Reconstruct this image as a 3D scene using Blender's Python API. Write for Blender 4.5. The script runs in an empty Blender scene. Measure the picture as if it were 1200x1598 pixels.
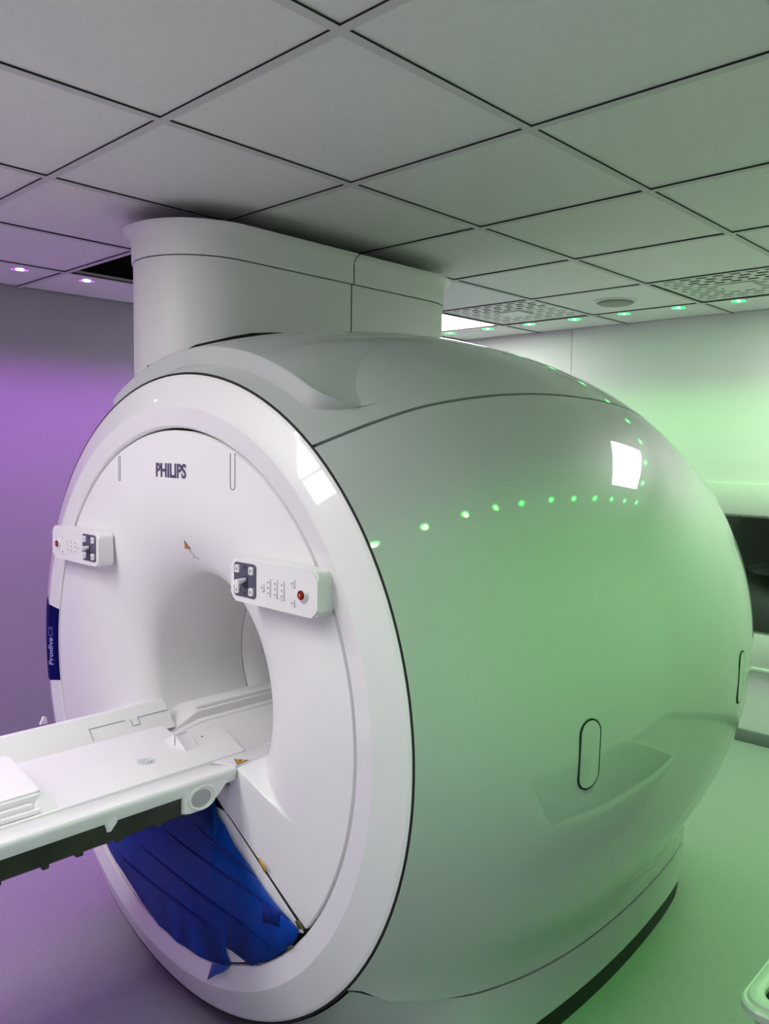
import bpy, bmesh, math, random
import numpy as np
from mathutils import Vector, Matrix

# ------------------------------------------------------------------ scene, camera, light
scene = bpy.context.scene
C = scene.collection
random.seed(7)
PI = math.pi
H = 2.288                       # ceiling height
WX0, WX1, WY0, WY1 = -2.915, 1.62, -2.85, 3.395    # room walls

cam_data = bpy.data.cameras.new('camera')
cam_data.sensor_fit = 'HORIZONTAL'
cam_data.sensor_width = 36.0
cam_data.lens = 36.0 * 1260.67 / 1200.0
cam_data.clip_start = 0.02
cam = bpy.data.objects.new('camera', cam_data)
C.objects.link(cam)
_yaw, _pitch, _roll = 2.33633757, -0.0789183596, 0.0161529947
_f = Vector((math.cos(_yaw) * math.cos(_pitch), math.sin(_yaw) * math.cos(_pitch), math.sin(_pitch)))
_r = Vector((math.sin(_yaw), -math.cos(_yaw), 0))
_u = _r.cross(_f)
_r2 = _r * math.cos(_roll) + _u * math.sin(_roll)
_u2 = -_r * math.sin(_roll) + _u * math.cos(_roll)
M = Matrix((_r2, _u2, -_f)).transposed().to_4x4()
M.translation = Vector((1.10885924, -1.01962078, H - 0.745746))
cam.matrix_world = M
scene.camera = cam

world = bpy.data.worlds.new('world')
scene.world = world
world.use_nodes = True
world.node_tree.nodes['Background'].inputs[0].default_value = (0.02, 0.02, 0.022, 1)
world.node_tree.nodes['Background'].inputs[1].default_value = 1.0

vs = scene.view_settings
vs.view_transform = 'Standard'
vs.look = 'None'
vs.gamma = 1.0
vs.use_curve_mapping = False
vs.exposure = 0.30

PANEL_NEAR = 10.5      # emission of the white ceiling light panels in front of the scanner
PANEL_FAR = 15.5
PANEL_SIDE = 5.5
GREEN_W = 10.5         # watts of each green downlight
PURPLE_W = 16.0
GREEN = (0.17, 1.0, 0.13)
PURPLE = (0.60, 0.10, 1.0)

# ------------------------------------------------------------------ materials
MATS = {}
def mat(name, col, rough=0.5, metal=0.0, coat=0.0, spec=0.5, emis=None, estr=0.0, noise=None, bump=None, speck=None, trans=0.0):
    m = bpy.data.materials.new(name); m.use_nodes = True
    nt = m.node_tree; b = nt.nodes['Principled BSDF']
    b.inputs['Base Color'].default_value = (*col, 1)
    b.inputs['Roughness'].default_value = rough
    b.inputs['Metallic'].default_value = metal
    b.inputs['Coat Weight'].default_value = coat
    b.inputs['Coat Roughness'].default_value = 0.03
    b.inputs['Specular IOR Level'].default_value = spec
    b.inputs['Transmission Weight'].default_value = trans
    if emis:
        b.inputs['Emission Color'].default_value = (*emis, 1)
        b.inputs['Emission Strength'].default_value = estr
    tc = nt.nodes.new('ShaderNodeTexCoord')
    if noise:                                  # (scale, amount): subtle mottling of the colour
        n = nt.nodes.new('ShaderNodeTexNoise'); n.inputs['Scale'].default_value = noise[0]; n.inputs['Detail'].default_value = 6
        nt.links.new(tc.outputs['Object'], n.inputs['Vector'])
        r = nt.nodes.new('ShaderNodeValToRGB')
        k = noise[1]
        r.color_ramp.elements[0].position = 0.3; r.color_ramp.elements[1].position = 0.7
        r.color_ramp.elements[0].color = (*[c * (1 - k) for c in col], 1)
        r.color_ramp.elements[1].color = (*[min(1, c * (1 + k)) for c in col], 1)
        nt.links.new(n.outputs['Fac'], r.inputs['Fac'])
        last = r.outputs['Color']
        if speck:                              # (scale, threshold, colour): pin holes / chips
            v = nt.nodes.new('ShaderNodeTexVoronoi'); v.inputs['Scale'].default_value = speck[0]
            nt.links.new(tc.outputs['Object'], v.inputs['Vector'])
            n2 = nt.nodes.new('ShaderNodeTexNoise'); n2.inputs['Scale'].default_value = speck[0] * 0.06
            nt.links.new(tc.outputs['Object'], n2.inputs['Vector'])
            mu = nt.nodes.new('ShaderNodeMath'); mu.operation = 'MULTIPLY'
            nt.links.new(n2.outputs['Fac'], mu.inputs[0]); mu.inputs[1].default_value = speck[1] * 2
            lt = nt.nodes.new('ShaderNodeMath'); lt.operation = 'LESS_THAN'
            nt.links.new(v.outputs['Distance'], lt.inputs[0]); nt.links.new(mu.outputs[0], lt.inputs[1])
            mx = nt.nodes.new('ShaderNodeMix'); mx.data_type = 'RGBA'
            nt.links.new(lt.outputs[0], mx.inputs['Factor'])
            nt.links.new(last, mx.inputs['A']); mx.inputs['B'].default_value = (*speck[2], 1)
            last = mx.outputs['Result']
        nt.links.new(last, b.inputs['Base Color'])
    if bump:                                   # (scale, strength)
        n = nt.nodes.new('ShaderNodeTexNoise'); n.inputs['Scale'].default_value = bump[0]; n.inputs['Detail'].default_value = 4
        nt.links.new(tc.outputs['Object'], n.inputs['Vector'])
        bp = nt.nodes.new('ShaderNodeBump'); bp.inputs['Strength'].default_value = bump[1]; bp.inputs['Distance'].default_value = 0.002
        nt.links.new(n.outputs['Fac'], bp.inputs['Height']); nt.links.new(bp.outputs['Normal'], b.inputs['Normal'])
    MATS[name] = m
    return m

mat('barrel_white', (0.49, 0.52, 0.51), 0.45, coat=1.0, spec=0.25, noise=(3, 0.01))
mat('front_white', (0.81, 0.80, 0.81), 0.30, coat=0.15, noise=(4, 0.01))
mat('wall_shaded', (0.33, 0.32, 0.34), 0.55, noise=(2, 0.015), bump=(120, 0.05))  # wall white darkened: the weak white light there is put into the colour
mat('bezel_white', (0.78, 0.77, 0.78), 0.30, coat=0.9, noise=(4, 0.01))
mat('turret_white', (0.70, 0.70, 0.69), 0.45, noise=(4, 0.012))
mat('table_white', (0.84, 0.84, 0.83), 0.32, coat=0.1, noise=(6, 0.01))
mat('table_shaded', (0.42, 0.41, 0.43), 0.5)  # darker table white for the shade inside the grip scoop
mat('pad_white', (0.88, 0.88, 0.87), 0.5, noise=(6, 0.01))
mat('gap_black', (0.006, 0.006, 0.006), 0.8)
mat('kick_black', (0.008, 0.008, 0.008), 0.55)
mat('logo_slate', (0.085, 0.065, 0.13), 0.4)
mat('keypad_slate', (0.09, 0.085, 0.13), 0.4, noise=(80, 0.05))
mat('icon_grey', (0.25, 0.25, 0.28), 0.5)
mat('icon_dark', (0.03, 0.028, 0.05), 0.5)
mat('stop_red', (0.24, 0.006, 0.008), 0.25, coat=0.3)
mat('label_navy', (0.002, 0.002, 0.085), 0.6, spec=0.08)
mat('label_text', (0.32, 0.36, 0.72), 0.4)
mat('label_text_thin', (0.14, 0.17, 0.48), 0.4)
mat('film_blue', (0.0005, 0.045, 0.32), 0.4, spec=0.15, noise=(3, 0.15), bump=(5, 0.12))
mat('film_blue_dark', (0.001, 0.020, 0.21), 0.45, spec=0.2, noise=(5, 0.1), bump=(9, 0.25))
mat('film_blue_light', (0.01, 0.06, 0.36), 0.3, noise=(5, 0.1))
mat('tape_yellow', (0.55, 0.30, 0.012), 0.45, noise=(60, 0.1))
mat('tape_olive', (0.10, 0.085, 0.012), 0.45, noise=(60, 0.1))
mat('warn_yellow', (0.72, 0.38, 0.02), 0.4)
mat('warn_black', (0.01, 0.008, 0.006), 0.5)
mat('steel_dark', (0.045, 0.048, 0.035), 0.42, metal=0.5, noise=(12, 0.25), bump=(30, 0.2))
mat('chrome', (0.70, 0.75, 0.77), 0.32, metal=0.35, noise=(90, 0.15))
mat('tile_white', (0.76, 0.75, 0.73), 0.9, spec=0.2, noise=(40, 0.02), speck=(140, 0.05, (0.22, 0.22, 0.21)), bump=(160, 0.15))
mat('tee_white', (0.58, 0.57, 0.56), 0.6, noise=(20, 0.01))
mat('plenum_dark', (0.006, 0.004, 0.0035), 0.9)
mat('vent_white', (0.66, 0.66, 0.63), 0.5, noise=(20, 0.01))
mat('vent_vane', (0.30, 0.30, 0.28), 0.6, noise=(20, 0.02))
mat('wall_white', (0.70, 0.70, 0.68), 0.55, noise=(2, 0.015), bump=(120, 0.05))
mat('floor_vinyl', (0.26, 0.275, 0.265), 0.5, noise=(60, 0.05), speck=(260, 0.07, (0.21, 0.22, 0.22)))
mat('skirting_vinyl', (0.17, 0.19, 0.18), 0.5, noise=(60, 0.05))
mat('window_frame', (0.62, 0.63, 0.60), 0.5, noise=(10, 0.015))
mat('window_glass', (0.006, 0.008, 0.006), 0.06, coat=0.4)
mat('gasket_teeth', (0.55, 0.57, 0.52), 0.4)
mat('tub_plastic', (0.46, 0.50, 0.46), 0.28, coat=0.3, noise=(8, 0.02))
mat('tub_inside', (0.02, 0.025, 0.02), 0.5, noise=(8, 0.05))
mat('light_panel', (0.9, 0.9, 0.9), 0.5, emis=(1.0, 0.985, 0.95), estr=PANEL_NEAR)
mat('light_panel_far', (0.9, 0.9, 0.9), 0.5, emis=(1.0, 0.985, 0.95), estr=PANEL_FAR)
mat('light_panel_side', (0.9, 0.9, 0.9), 0.5, emis=(1.0, 0.985, 0.95), estr=PANEL_SIDE)
mat('led_green', (0.1, 0.3, 0.2), 0.3, emis=(0.002, 1.0, 0.045), estr=12)
mat('led_green_core', (0.5, 0.9, 0.7), 0.3, emis=(0.45, 1.0, 0.85), estr=20.0)
mat('led_purple', (0.3, 0.1, 0.4), 0.3, emis=(0.02, 0.0010, 0.06), estr=22)
mat('led_purple_core', (0.9, 0.7, 0.9), 0.3, emis=(1.0, 0.8, 1.0), estr=25.0)
mat('led_rim', (0.6, 0.6, 0.6), 0.4)

# ------------------------------------------------------------------ helpers
def mesh(name, verts, faces, m=None, parent=None, smooth=False, sharp=None):
    me = bpy.data.meshes.new(name)
    me.from_pydata([tuple(map(float, v)) for v in verts], [], [tuple(int(i) for i in f) for f in faces])
    me.validate(); me.update()
    return link(name, me, m, parent, smooth, sharp)

def link(name, me, m=None, parent=None, smooth=False, sharp=None):
    o = bpy.data.objects.new(name, me)
    C.objects.link(o)
    if m and not me.materials: me.materials.append(MATS[m])
    if smooth:
        me.polygons.foreach_set('use_smooth', [True] * len(me.polygons))
        if sharp is not None: me.set_sharp_from_angle(angle=math.radians(sharp))
    if parent: o.parent = parent
    return o

def bm_obj(name, bm, m=None, parent=None, smooth=False, sharp=None):
    bmesh.ops.recalc_face_normals(bm, faces=bm.faces)
    me = bpy.data.meshes.new(name); bm.to_mesh(me); bm.free()
    return link(name, me, m, parent, smooth, sharp)

def tag(o, label, cat=None, group=None, kind=None):
    if label: o['label'] = label
    if cat: o['category'] = cat
    if group: o['group'] = group
    if kind: o['kind'] = kind
    return o

def empty(name, loc, label=None, cat=None, group=None):
    o = bpy.data.objects.new(name, None); C.objects.link(o)
    o.empty_display_size = 0.1
    o.location = loc
    if label: tag(o, label, cat, group)
    return o

def attach(o, parent):
    """parent an object whose mesh is in world coordinates to an Empty that is only translated"""
    o.parent = parent
    loc = Vector((0, 0, 0)); q = parent
    while q: loc += q.location; q = q.parent
    o.location = -loc + o.location
    return o

def add_box(bm, x0, x1, y0, y1, z0, z1, bev=0.0, seg=2):
    vs_ = [bm.verts.new(v) for v in ((x0,y0,z0),(x1,y0,z0),(x1,y1,z0),(x0,y1,z0),(x0,y0,z1),(x1,y0,z1),(x1,y1,z1),(x0,y1,z1))]
    fs = [bm.faces.new([vs_[i] for i in f]) for f in ((3,2,1,0),(4,5,6,7),(0,1,5,4),(1,2,6,5),(2,3,7,6),(3,0,4,7))]
    if bev:
        es = list({e for f in fs for e in f.edges})
        bmesh.ops.bevel(bm, geom=es, offset=bev, segments=seg, affect='EDGES', profile=0.5)

def box(name, x0, x1, y0, y1, z0, z1, m, parent=None, bev=0.0, seg=2):
    bm = bmesh.new(); add_box(bm, x0, x1, y0, y1, z0, z1, bev, seg)
    return bm_obj(name, bm, m, parent, smooth=bev > 0, sharp=40)

def grid(name, P, m, parent=None, closed_u=False, closed_v=False, smooth=True, sharp=None, flip=False):
    """P: array (n,m,3)"""
    P = np.asarray(P); n, k = P.shape[:2]
    F = []
    for i in range(n if closed_u else n - 1):
        for j in range(k if closed_v else k - 1):
            a, b, c, d = i*k+j, ((i+1) % n)*k+j, ((i+1) % n)*k+(j+1) % k, i*k+(j+1) % k
            F.append((a, d, c, b) if flip else (a, b, c, d))
    return mesh(name, P.reshape(-1, 3), F, m, parent, smooth, sharp)

def extrude_poly(name, pts, axis_pts0, axis_pts1, m, parent=None, bev=0.0, seg=2, smooth=True):
    """solid between two copies of an outline: axis_pts0(p), axis_pts1(p) map 2-D to 3-D"""
    bm = bmesh.new()
    a = [bm.verts.new(axis_pts0(p)) for p in pts]; b = [bm.verts.new(axis_pts1(p)) for p in pts]
    f0 = bm.faces.new(a); f1 = bm.faces.new(list(reversed(b)))
    for i in range(len(pts)):
        j = (i + 1) % len(pts)
        bm.faces.new((a[j], a[i], b[i], b[j]))
    if bev:
        bmesh.ops.bevel(bm, geom=list(f0.edges), offset=bev, segments=seg, affect='EDGES')
    return bm_obj(name, bm, m, parent, smooth=smooth, sharp=45)

def rrect(cx_, cy_, w, h_, r, n=6):
    pts = []
    for sx, sy, a0 in ((1,1,0),(-1,1,90),(-1,-1,180),(1,-1,270)):
        for k in range(n + 1):
            a = math.radians(a0 + 90 * k / n)
            pts.append((cx_ + sx*(w/2 - r) + r*math.cos(a), cy_ + sy*(h_/2 - r) + r*math.sin(a)))
    return pts

def text_mesh(body, size, bold=0.0, sx=1.0, extrude=0.0005):
    cu = bpy.data.curves.new('lettering_curve', 'FONT')
    cu.body = body; cu.size = size; cu.offset = bold; cu.extrude = extrude
    cu.align_x = 'CENTER'; cu.align_y = 'CENTER'; cu.resolution_u = 4
    o = bpy.data.objects.new('lettering_tmp', cu); C.objects.link(o)
    dg = bpy.context.evaluated_depsgraph_get(); dg.update()
    me = bpy.data.meshes.new_from_object(o.evaluated_get(dg))
    bpy.data.objects.remove(o); bpy.data.curves.remove(cu)
    me.materials.clear()
    for v in me.vertices: v.co.x *= sx
    return me

def spl(xs, ys, x):
    xs = np.array(xs, float); ys = np.array(ys, float); x = np.asarray(x, float)
    m = np.gradient(ys, xs)
    i = np.clip(np.searchsorted(xs, x) - 1, 0, len(xs) - 2); d = xs[i+1] - xs[i]; t = (x - xs[i]) / d
    return (2*t**3-3*t**2+1)*ys[i] + (t**3-2*t**2+t)*d*m[i] + (-2*t**3+3*t**2)*ys[i+1] + (t**3-t**2)*d*m[i+1]

# ------------------------------------------------------------------ the room
fl = box('floor', WX0, WX1, WY0, WY1, -0.05, 0.0, 'floor_vinyl'); tag(fl, 'speckled vinyl floor', kind='structure')
wl = box('wall_left', WX0 - 0.1, WX0, WY0, WY1, 0, H + 0.01, 'wall_shaded'); tag(wl, 'plain wall washed with purple light', kind='structure')
wr = box('wall_right', WX1, WX1 + 0.1, WY0, WY1, 0, H + 0.01, 'wall_white'); tag(wr, 'plain wall at the right', kind='structure')
wf = box('wall_front', WX0, WX1, WY0 - 0.1, WY0, 0, H + 0.01, 'wall_white'); tag(wf, 'plain wall behind the viewer', kind='structure')
wb = box('wall_back', WX0, WX1, WY1 + 0.012, WY1 + 0.1, 0, H + 0.01, 'wall_white'); tag(wb, 'pale wall of large panels behind the scanner', kind='structure')
for a, b in ((WX0, -1.5615), (-1.5585, 0.3), (0.303, WX1)):
    box('wall_panel', a, b, WY1, WY1 + 0.012, 0, H + 0.01, 'wall_white', wb, bev=0.0012, seg=1)
def skirting(name, x0, x1, y0, y1):
    o = box(name, x0, x1, y0, y1, 0, 0.068, 'skirting_vinyl', bev=0.003); tag(o, 'dark vinyl skirting', kind='structure')
skirting('baseboard_back', WX0, WX1, WY1 - 0.012, WY1)
skirting('baseboard_left', WX0, WX0 + 0.012, WY0, WY1 - 0.012)
skirting('baseboard_right', WX1 - 0.012, WX1, WY0, WY1 - 0.012)
skirting('baseboard_front', WX0 + 0.012, WX1 - 0.012, WY0, WY0 + 0.012)

# observation window in the back wall
win = empty('window_1', (-0.485, WY1, 0.41)); tag(win, 'dark observation window in a pale box frame', kind='structure')
WA, WB_, ZA, ZB = -0.85, -0.12, 0.595, 1.222
bm = bmesh.new()
add_box(bm, WA - 0.2, WB_ + 0.2, WY1 - 0.012, WY1, ZB, 1.388, 0.003)
add_box(bm, WA - 0.2, WB_ + 0.2, WY1 - 0.012, WY1, 0.41, ZA, 0.003)
add_box(bm, WA - 0.2, WA, WY1 - 0.012, WY1, ZA, ZB)
add_box(bm, WB_, WB_ + 0.2, WY1 - 0.012, WY1, ZA, ZB)
attach(bm_obj('window_frame', bm, 'window_frame', smooth=True, sharp=30), win)
attach(box('window_pane', WA, WB_, WY1 - 0.008, WY1 - 0.002, ZA, ZB, 'window_glass'), win)
attach(box('window_sill', WA - 0.22, WB_ + 0.22, WY1 - 0.022, WY1, 0.398, 0.416, 'window_frame', bev=0.003), win)
bm = bmesh.new()
x = WA
while x < WB_:
    for z, s in ((ZB, -1), (ZA, 1)):
        a = bm.verts.new((x, WY1 - 0.0115, z)); b = bm.verts.new((x + 0.0045, WY1 - 0.0115, z)); c = bm.verts.new((x + 0.00225, WY1 - 0.0105, z + s * 0.016))
        d = bm.verts.new((x + 0.00225, WY1 - 0.009, z))
        bm.faces.new((a, b, c)); bm.faces.new((a, c, d)); bm.faces.new((b, d, c))
    x += 0.0075
o = attach(bm_obj('window_gasket', bm, 'gasket_teeth'), win); o['kind'] = 'stuff'

# ------------------------------------------------------------------ ceiling grid
bm = bmesh.new()
add_box(bm, WX0, WX1, WY0, WY1, H + 0.50, H + 0.53)
add_box(bm, WX0 - .1, WX0, WY0, WY1, H + 0.01, H + 0.53); add_box(bm, WX1, WX1 + .1, WY0, WY1, H + 0.01, H + 0.53)
add_box(bm, WX0, WX1, WY0 - .1, WY0, H + 0.01, H + 0.53); add_box(bm, WX0, WX1, WY1, WY1 + .1, H + 0.01, H + 0.53)
ceil = bm_obj('ceiling', bm, 'plenum_dark'); tag(ceil, 'suspended ceiling of square white tiles in a metal grid', kind='structure')
T = 0.6
def lines(lo, hi):
    k = math.ceil(lo / T + 1e-6); L = [lo]
    while k * T < hi - 0.02: L.append(round(k * T, 4)); k += 1
    return L + [hi]
XL, YL = lines(WX0, WX1), lines(WY0, WY1)
TEE = 0.011
def bm_obj_box(n, *a): box(n, *a, parent=ceil)
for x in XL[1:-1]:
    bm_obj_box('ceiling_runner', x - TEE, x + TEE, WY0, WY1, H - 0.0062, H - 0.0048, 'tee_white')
    bm_obj_box('runner_gap_shade', x - TEE + .0006, x + TEE - .0006, WY0, WY1, H - 0.0048, H, 'gap_black')  # black strip painted in for the gap shadow between tile and tee
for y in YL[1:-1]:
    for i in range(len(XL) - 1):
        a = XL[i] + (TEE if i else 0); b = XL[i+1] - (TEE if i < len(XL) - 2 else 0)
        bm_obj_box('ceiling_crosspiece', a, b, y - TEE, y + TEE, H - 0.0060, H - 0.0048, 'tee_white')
        bm_obj_box('crosspiece_gap_shade', a, b, y - TEE + .0006, y + TEE - .0006, H - 0.0048, H, 'gap_black')  # same painted gap shadow along the crosspieces
# wall angle
bm = bmesh.new()
add_box(bm, WX0, WX0 + 0.018, WY0, WY1, H, H + 0.004); add_box(bm, WX1 - 0.018, WX1, WY0, WY1, H, H + 0.004)
add_box(bm, WX0 + 0.018, WX1 - 0.018, WY1 - 0.016, WY1 - 0.003, H, H + 0.004); add_box(bm, WX0 + 0.018, WX1 - 0.018, WY0, WY0 + 0.018, H, H + 0.004)
bm_obj('wall_angle', bm, 'tee_white', ceil)

VENTS = [(-1.8, 2.4), (-0.6, 2.4)]
PANELS = [(-2.4, 2.4, 'light_panel_far'), (0.0, 2.4, 'light_panel_far'), (-1.2, -1.2, 'light_panel'), (-1.2, -1.8, 'light_panel'), (-1.2, -2.4, 'light_panel'), (0.0, -1.2, 'light_panel_side')]
MISSING = [(-2.4, 0.6)]
special = {(round(a, 2), round(b, 2)) for a, b in VENTS + MISSING + [p[:2] for p in PANELS]}
tile_cache = {}
for i in range(len(XL) - 1):
    for j in range(len(YL) - 1):
        x0, x1, y0, y1 = XL[i], XL[i+1], YL[j], YL[j+1]
        if (round(x0, 2), round(y0, 2)) in special: continue
        ax, bx, ay, by = x0 + .001, x1 - .001, y0 + .001, y1 - .001
        key = (round(bx - ax, 4), round(by - ay, 4))
        if key not in tile_cache:
            bm = bmesh.new(); add_box(bm, 0, key[0], 0, key[1], 0, 0.015, 0.0012, 1)
            bmesh.ops.recalc_face_normals(bm, faces=bm.faces)
            me = bpy.data.meshes.new('ceiling_tile'); bm.to_mesh(me); bm.free(); me.materials.append(MATS['tile_white'])
            tile_cache[key] = me
        o = bpy.data.objects.new('ceiling_tile', tile_cache[key]); C.objects.link(o); o.parent = ceil
        o.location = (ax, ay, H)

# light panels
def light_panel(x0, y0, mname, label):
    r = empty('light_panel', (x0 + 0.3, y0 + 0.3, H), label, 'ceiling light', 'square white ceiling light panels')
    bm = bmesh.new()
    for a, b, c, d in ((0.014, 0.586, 0.014, 0.030), (0.014, 0.586, 0.570, 0.586), (0.014, 0.030, 0.030, 0.570), (0.570, 0.586, 0.030, 0.570)):
        add_box(bm, x0 + a, x0 + b, y0 + c, y0 + d, H, H + 0.02)
    attach(bm_obj('panel_frame', bm, 'tee_white'), r)
    attach(box('diffuser', x0 + 0.030, x0 + 0.570, y0 + 0.030, y0 + 0.570, H + 0.003, H + 0.012, mname), r)
LBL = ['square white light panel beside the scanner turret, glowing over the back wall',
       'square white light panel near the right wall, mirrored in the scanner side',
       'square white light panel over the patient table, nearest the scanner of three in a row',
       'square white light panel over the patient table, middle one of three in a row',
       'square white light panel over the foot of the patient table, furthest from the scanner',
       'square white light panel above the front corner of the glossy scanner side']
for (x0, y0, mn), lb in zip(PANELS, LBL): light_panel(x0, y0, mn, lb)

# air vents: square plate pierced with staggered slots round a plain centre plate
def air_vent(x0, y0, label):
    r = empty('air_vent', (x0 + 0.3, y0 + 0.3, H), label, 'air vent', 'perforated ceiling air vents')
    N = 24; a0 = 0.016; step = (0.6 - 2 * a0) / N
    bm = bmesh.new(); V = {}
    def vert(i, j, z):
        if (i, j, z) not in V: V[(i, j, z)] = bm.verts.new((x0 + a0 + i * step, y0 + a0 + j * step, z))
        return V[(i, j, z)]
    z0, z1 = H + 0.001, H + 0.0018
    hole = set(); vb = bmesh.new()
    for j in range(1, N - 1):
        for i in range(1, N - 1):
            if 9 <= i <= 14 and 9 <= j <= 14: continue
            if j % 2 == 1:
                ph = (i + (0 if (j // 2) % 2 else 1)) % 3
                if ph < 2: hole.add((i, j))
    for j in range(N):
        for i in range(N):
            if (i, j) in hole: continue
            bm.faces.new((vert(i, j, z0), vert(i, j+1, z0), vert(i+1, j+1, z0), vert(i+1, j, z0)))
            for di, dj, p, q in ((-1,0,(i,j),(i,j+1)),(1,0,(i+1,j+1),(i+1,j)),(0,-1,(i+1,j),(i,j)),(0,1,(i,j+1),(i+1,j+1))):
                if (i+di, j+dj) in hole or not (0 <= i+di < N and 0 <= j+dj < N):
                    bm.faces.new((vert(*p, z0), vert(*q, z0), vert(*q, z1), vert(*p, z1)))
    for (i, j) in hole:
        if j < 9 and i > 4: continue          # slots left open; the others have a turned vane
        xx = x0 + a0 + i * step; yy = y0 + a0 + j * step
        f = [vb.verts.new(v) for v in ((xx, yy, z0 + 0.0012), (xx + step, yy, z0 + 0.0012), (xx + step, yy + step, z0 + 0.0016), (xx, yy + step, z0 + 0.0016))]
        vb.faces.new(f)
    attach(bm_obj('slotted_plate', bm, 'vent_white'), r)
    o = attach(bm_obj('vanes', vb, 'vent_vane'), r); o['kind'] = 'stuff'
    attach(box('centre_plate', x0 + a0 + 9 * step, x0 + a0 + 15 * step, y0 + a0 + 9 * step, y0 + a0 + 15 * step, H - 0.005, H + 0.0005, 'vent_white', bev=0.001, seg=1), r)
    attach(box('duct_box', x0 + 0.03, x0 + 0.57, y0 + 0.03, y0 + 0.57, H + 0.03, H + 0.04, 'gap_black'), r)
air_vent(*VENTS[0], 'perforated air vent next to the glowing white light panel')
air_vent(*VENTS[1], 'perforated air vent on the window side of the round ceiling disc')

# round ceiling disc (speaker / valve)
def lathe(name, prof, cx_, cy_, m, parent=None, n=48, sharp=35):
    P = [[(cx_ + r * math.cos(2*PI*k/n), cy_ + r * math.sin(2*PI*k/n), z) for (r, z) in prof] for k in range(n)]
    return grid(name, P, m, parent, closed_u=True, sharp=sharp)
r = empty('ceiling_disc', (-0.905, 2.705, H), 'round white disc speaker set in a ceiling tile between two air vents', 'speaker')
attach(lathe('rim', [(0.105, H), (0.104, H - 0.006), (0.094, H - 0.008), (0.090, H - 0.004), (0.090, H)], -0.905, 2.705, 'vent_white'), r)
attach(lathe('disc', [(0.0, H - 0.020), (0.075, H - 0.018), (0.083, H - 0.014), (0.083, H - 0.006), (0.05, H)], -0.905, 2.705, 'vent_vane'), r)

# small coloured downlights round the edge of the ceiling
def make_downlight(col):
    return (None)
ring_me, lens_me, core_me = {}, {}, {}
def disc_mesh(name, prof, m, n=24):
    o = lathe(name, prof, 0, 0, m, n=n); me = o.data; bpy.data.objects.remove(o); return me
rim_mesh = disc_mesh('rim', [(0.040, 0), (0.040, -0.002), (0.037, -0.003), (0.034, -0.002), (0.034, 0.0)], 'led_rim')
for c in ('green', 'purple'):
    lens_me[c] = disc_mesh('lens', [(0.0, -0.0015), (0.034, -0.0012)], 'led_' + c)
    core_me[c] = disc_mesh('bulb', [(0.0, -0.006), (0.006 if c == 'green' else 0.015, -0.0045), (0.008 if c == 'green' else 0.017, -0.002)], 'led_%s_core' % c)
def downlight(x, y, c, label, group):
    r = empty('downlight', (x, y, H), label, 'downlight', group)
    for nm, me in (('rim', rim_mesh), ('lens', lens_me[c]), ('bulb', core_me[c])):
        o = bpy.data.objects.new(nm, me); C.objects.link(o); o.parent = r
    ld = bpy.data.lights.new('beam', 'SPOT')
    ld.energy = GREEN_W if c == 'green' else PURPLE_W
    ld.color = GREEN if c == 'green' else PURPLE
    ld.spot_size = math.radians(100 if c == 'green' else 120); ld.spot_blend = 0.95; ld.shadow_soft_size = 0.02
    lo = bpy.data.objects.new('beam', ld); C.objects.link(lo); lo.parent = r; lo.location = (0, 0, -0.02)
WHERE = ['beside the light panel near the right wall', 'beside the air vent on the window side', 'beside the round ceiling disc', 'beside the air vent next to the turret', 'beside the light panel next to the turret', 'near the purple wall corner']
x = 0.772 - 0.303
for k in range(11):
    downlight(x - 0.303 * k, 3.065, 'green', 'small round green downlight along the back wall, ' + WHERE[min(5, int((.6 - (x - .303 * k)) // .6))], 'green downlights along the back wall')
for k in range(18):
    y = 3.065 - 0.3 * k
    c = 'green' if y > -0.95 else 'purple'
    downlight(0.772, y, c, 'small round %s downlight in the ceiling along the right wall' % c, '%s downlights along the right wall' % c)
for k in range(18):
    y = 2.844 - 0.3 * k
    if abs(y - 0.9) < 0: continue
    downlight(-2.505, y, 'purple', 'small round purple downlight beside the black opening of the missing ceiling tile' if .6 < y < 1.2 else 'small round purple downlight in the ceiling along the purple wall', 'purple downlights along the purple wall')

# ------------------------------------------------------------------ the scanner
CX, CZ = -0.753, 0.889
YS = [.12, .2, .28, .42, .59, .8, 1.07, 1.36, 1.6, 1.8, 1.95, 2.05]
RS = [.832, .87, .905, .955, .992, 1.016, 1.02, 1.0, .959, .897, .818, .724]
def Rb(y): return spl(YS, RS, y)
PX = ([.165, .18, .20, .28, .42, .59, .80, 1.07, 1.36, 1.55, 1.67, 1.78, 1.88, 1.96, 2.02], [-.20, -.14, -.09, -.035, .005, .033, .050, .053, .035, .012, -.012, -.055, -.12, -.22, -.36])
def Xp(y): return spl(PX[0], PX[1], np.clip(y, PX[0][0], PX[0][-1]))
ZSM = ([.10, .17, .20, .28, .42, .59, .80, 1.07, 2.1], [.37, .35, .33, .30, .262, .232, .21, .20, .20])
def Zs(y): return float(spl(ZSM[0], ZSM[1], min(2.1, max(.1, y))))
def th_seam(y): return math.radians(np.interp(y, [.12, .4, .8, 1.2, 1.6, 2.05], [51.0, 51.8, 52.2, 52.8, 53.6, 54.5]))

scan = empty('mri_scanner', (CX, 1.0, 0.0), 'white barrel-shaped scanner with a round bore, glossy side panels and a turret touching the ceiling', 'MRI scanner')
def S(o): return attach(o, scan)

def pol(y, th, r): return (CX + r * math.cos(th), y, CZ + r * math.sin(th))
def smax(a, b, k=0.02): return max(a, b) + k * max(0, 1 - abs(a - b) / (2*k))**2 / 2
YG = [.1415] + list(np.linspace(.15, 2.0, 75)) + [2.02, 2.04, 2.05]

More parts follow.
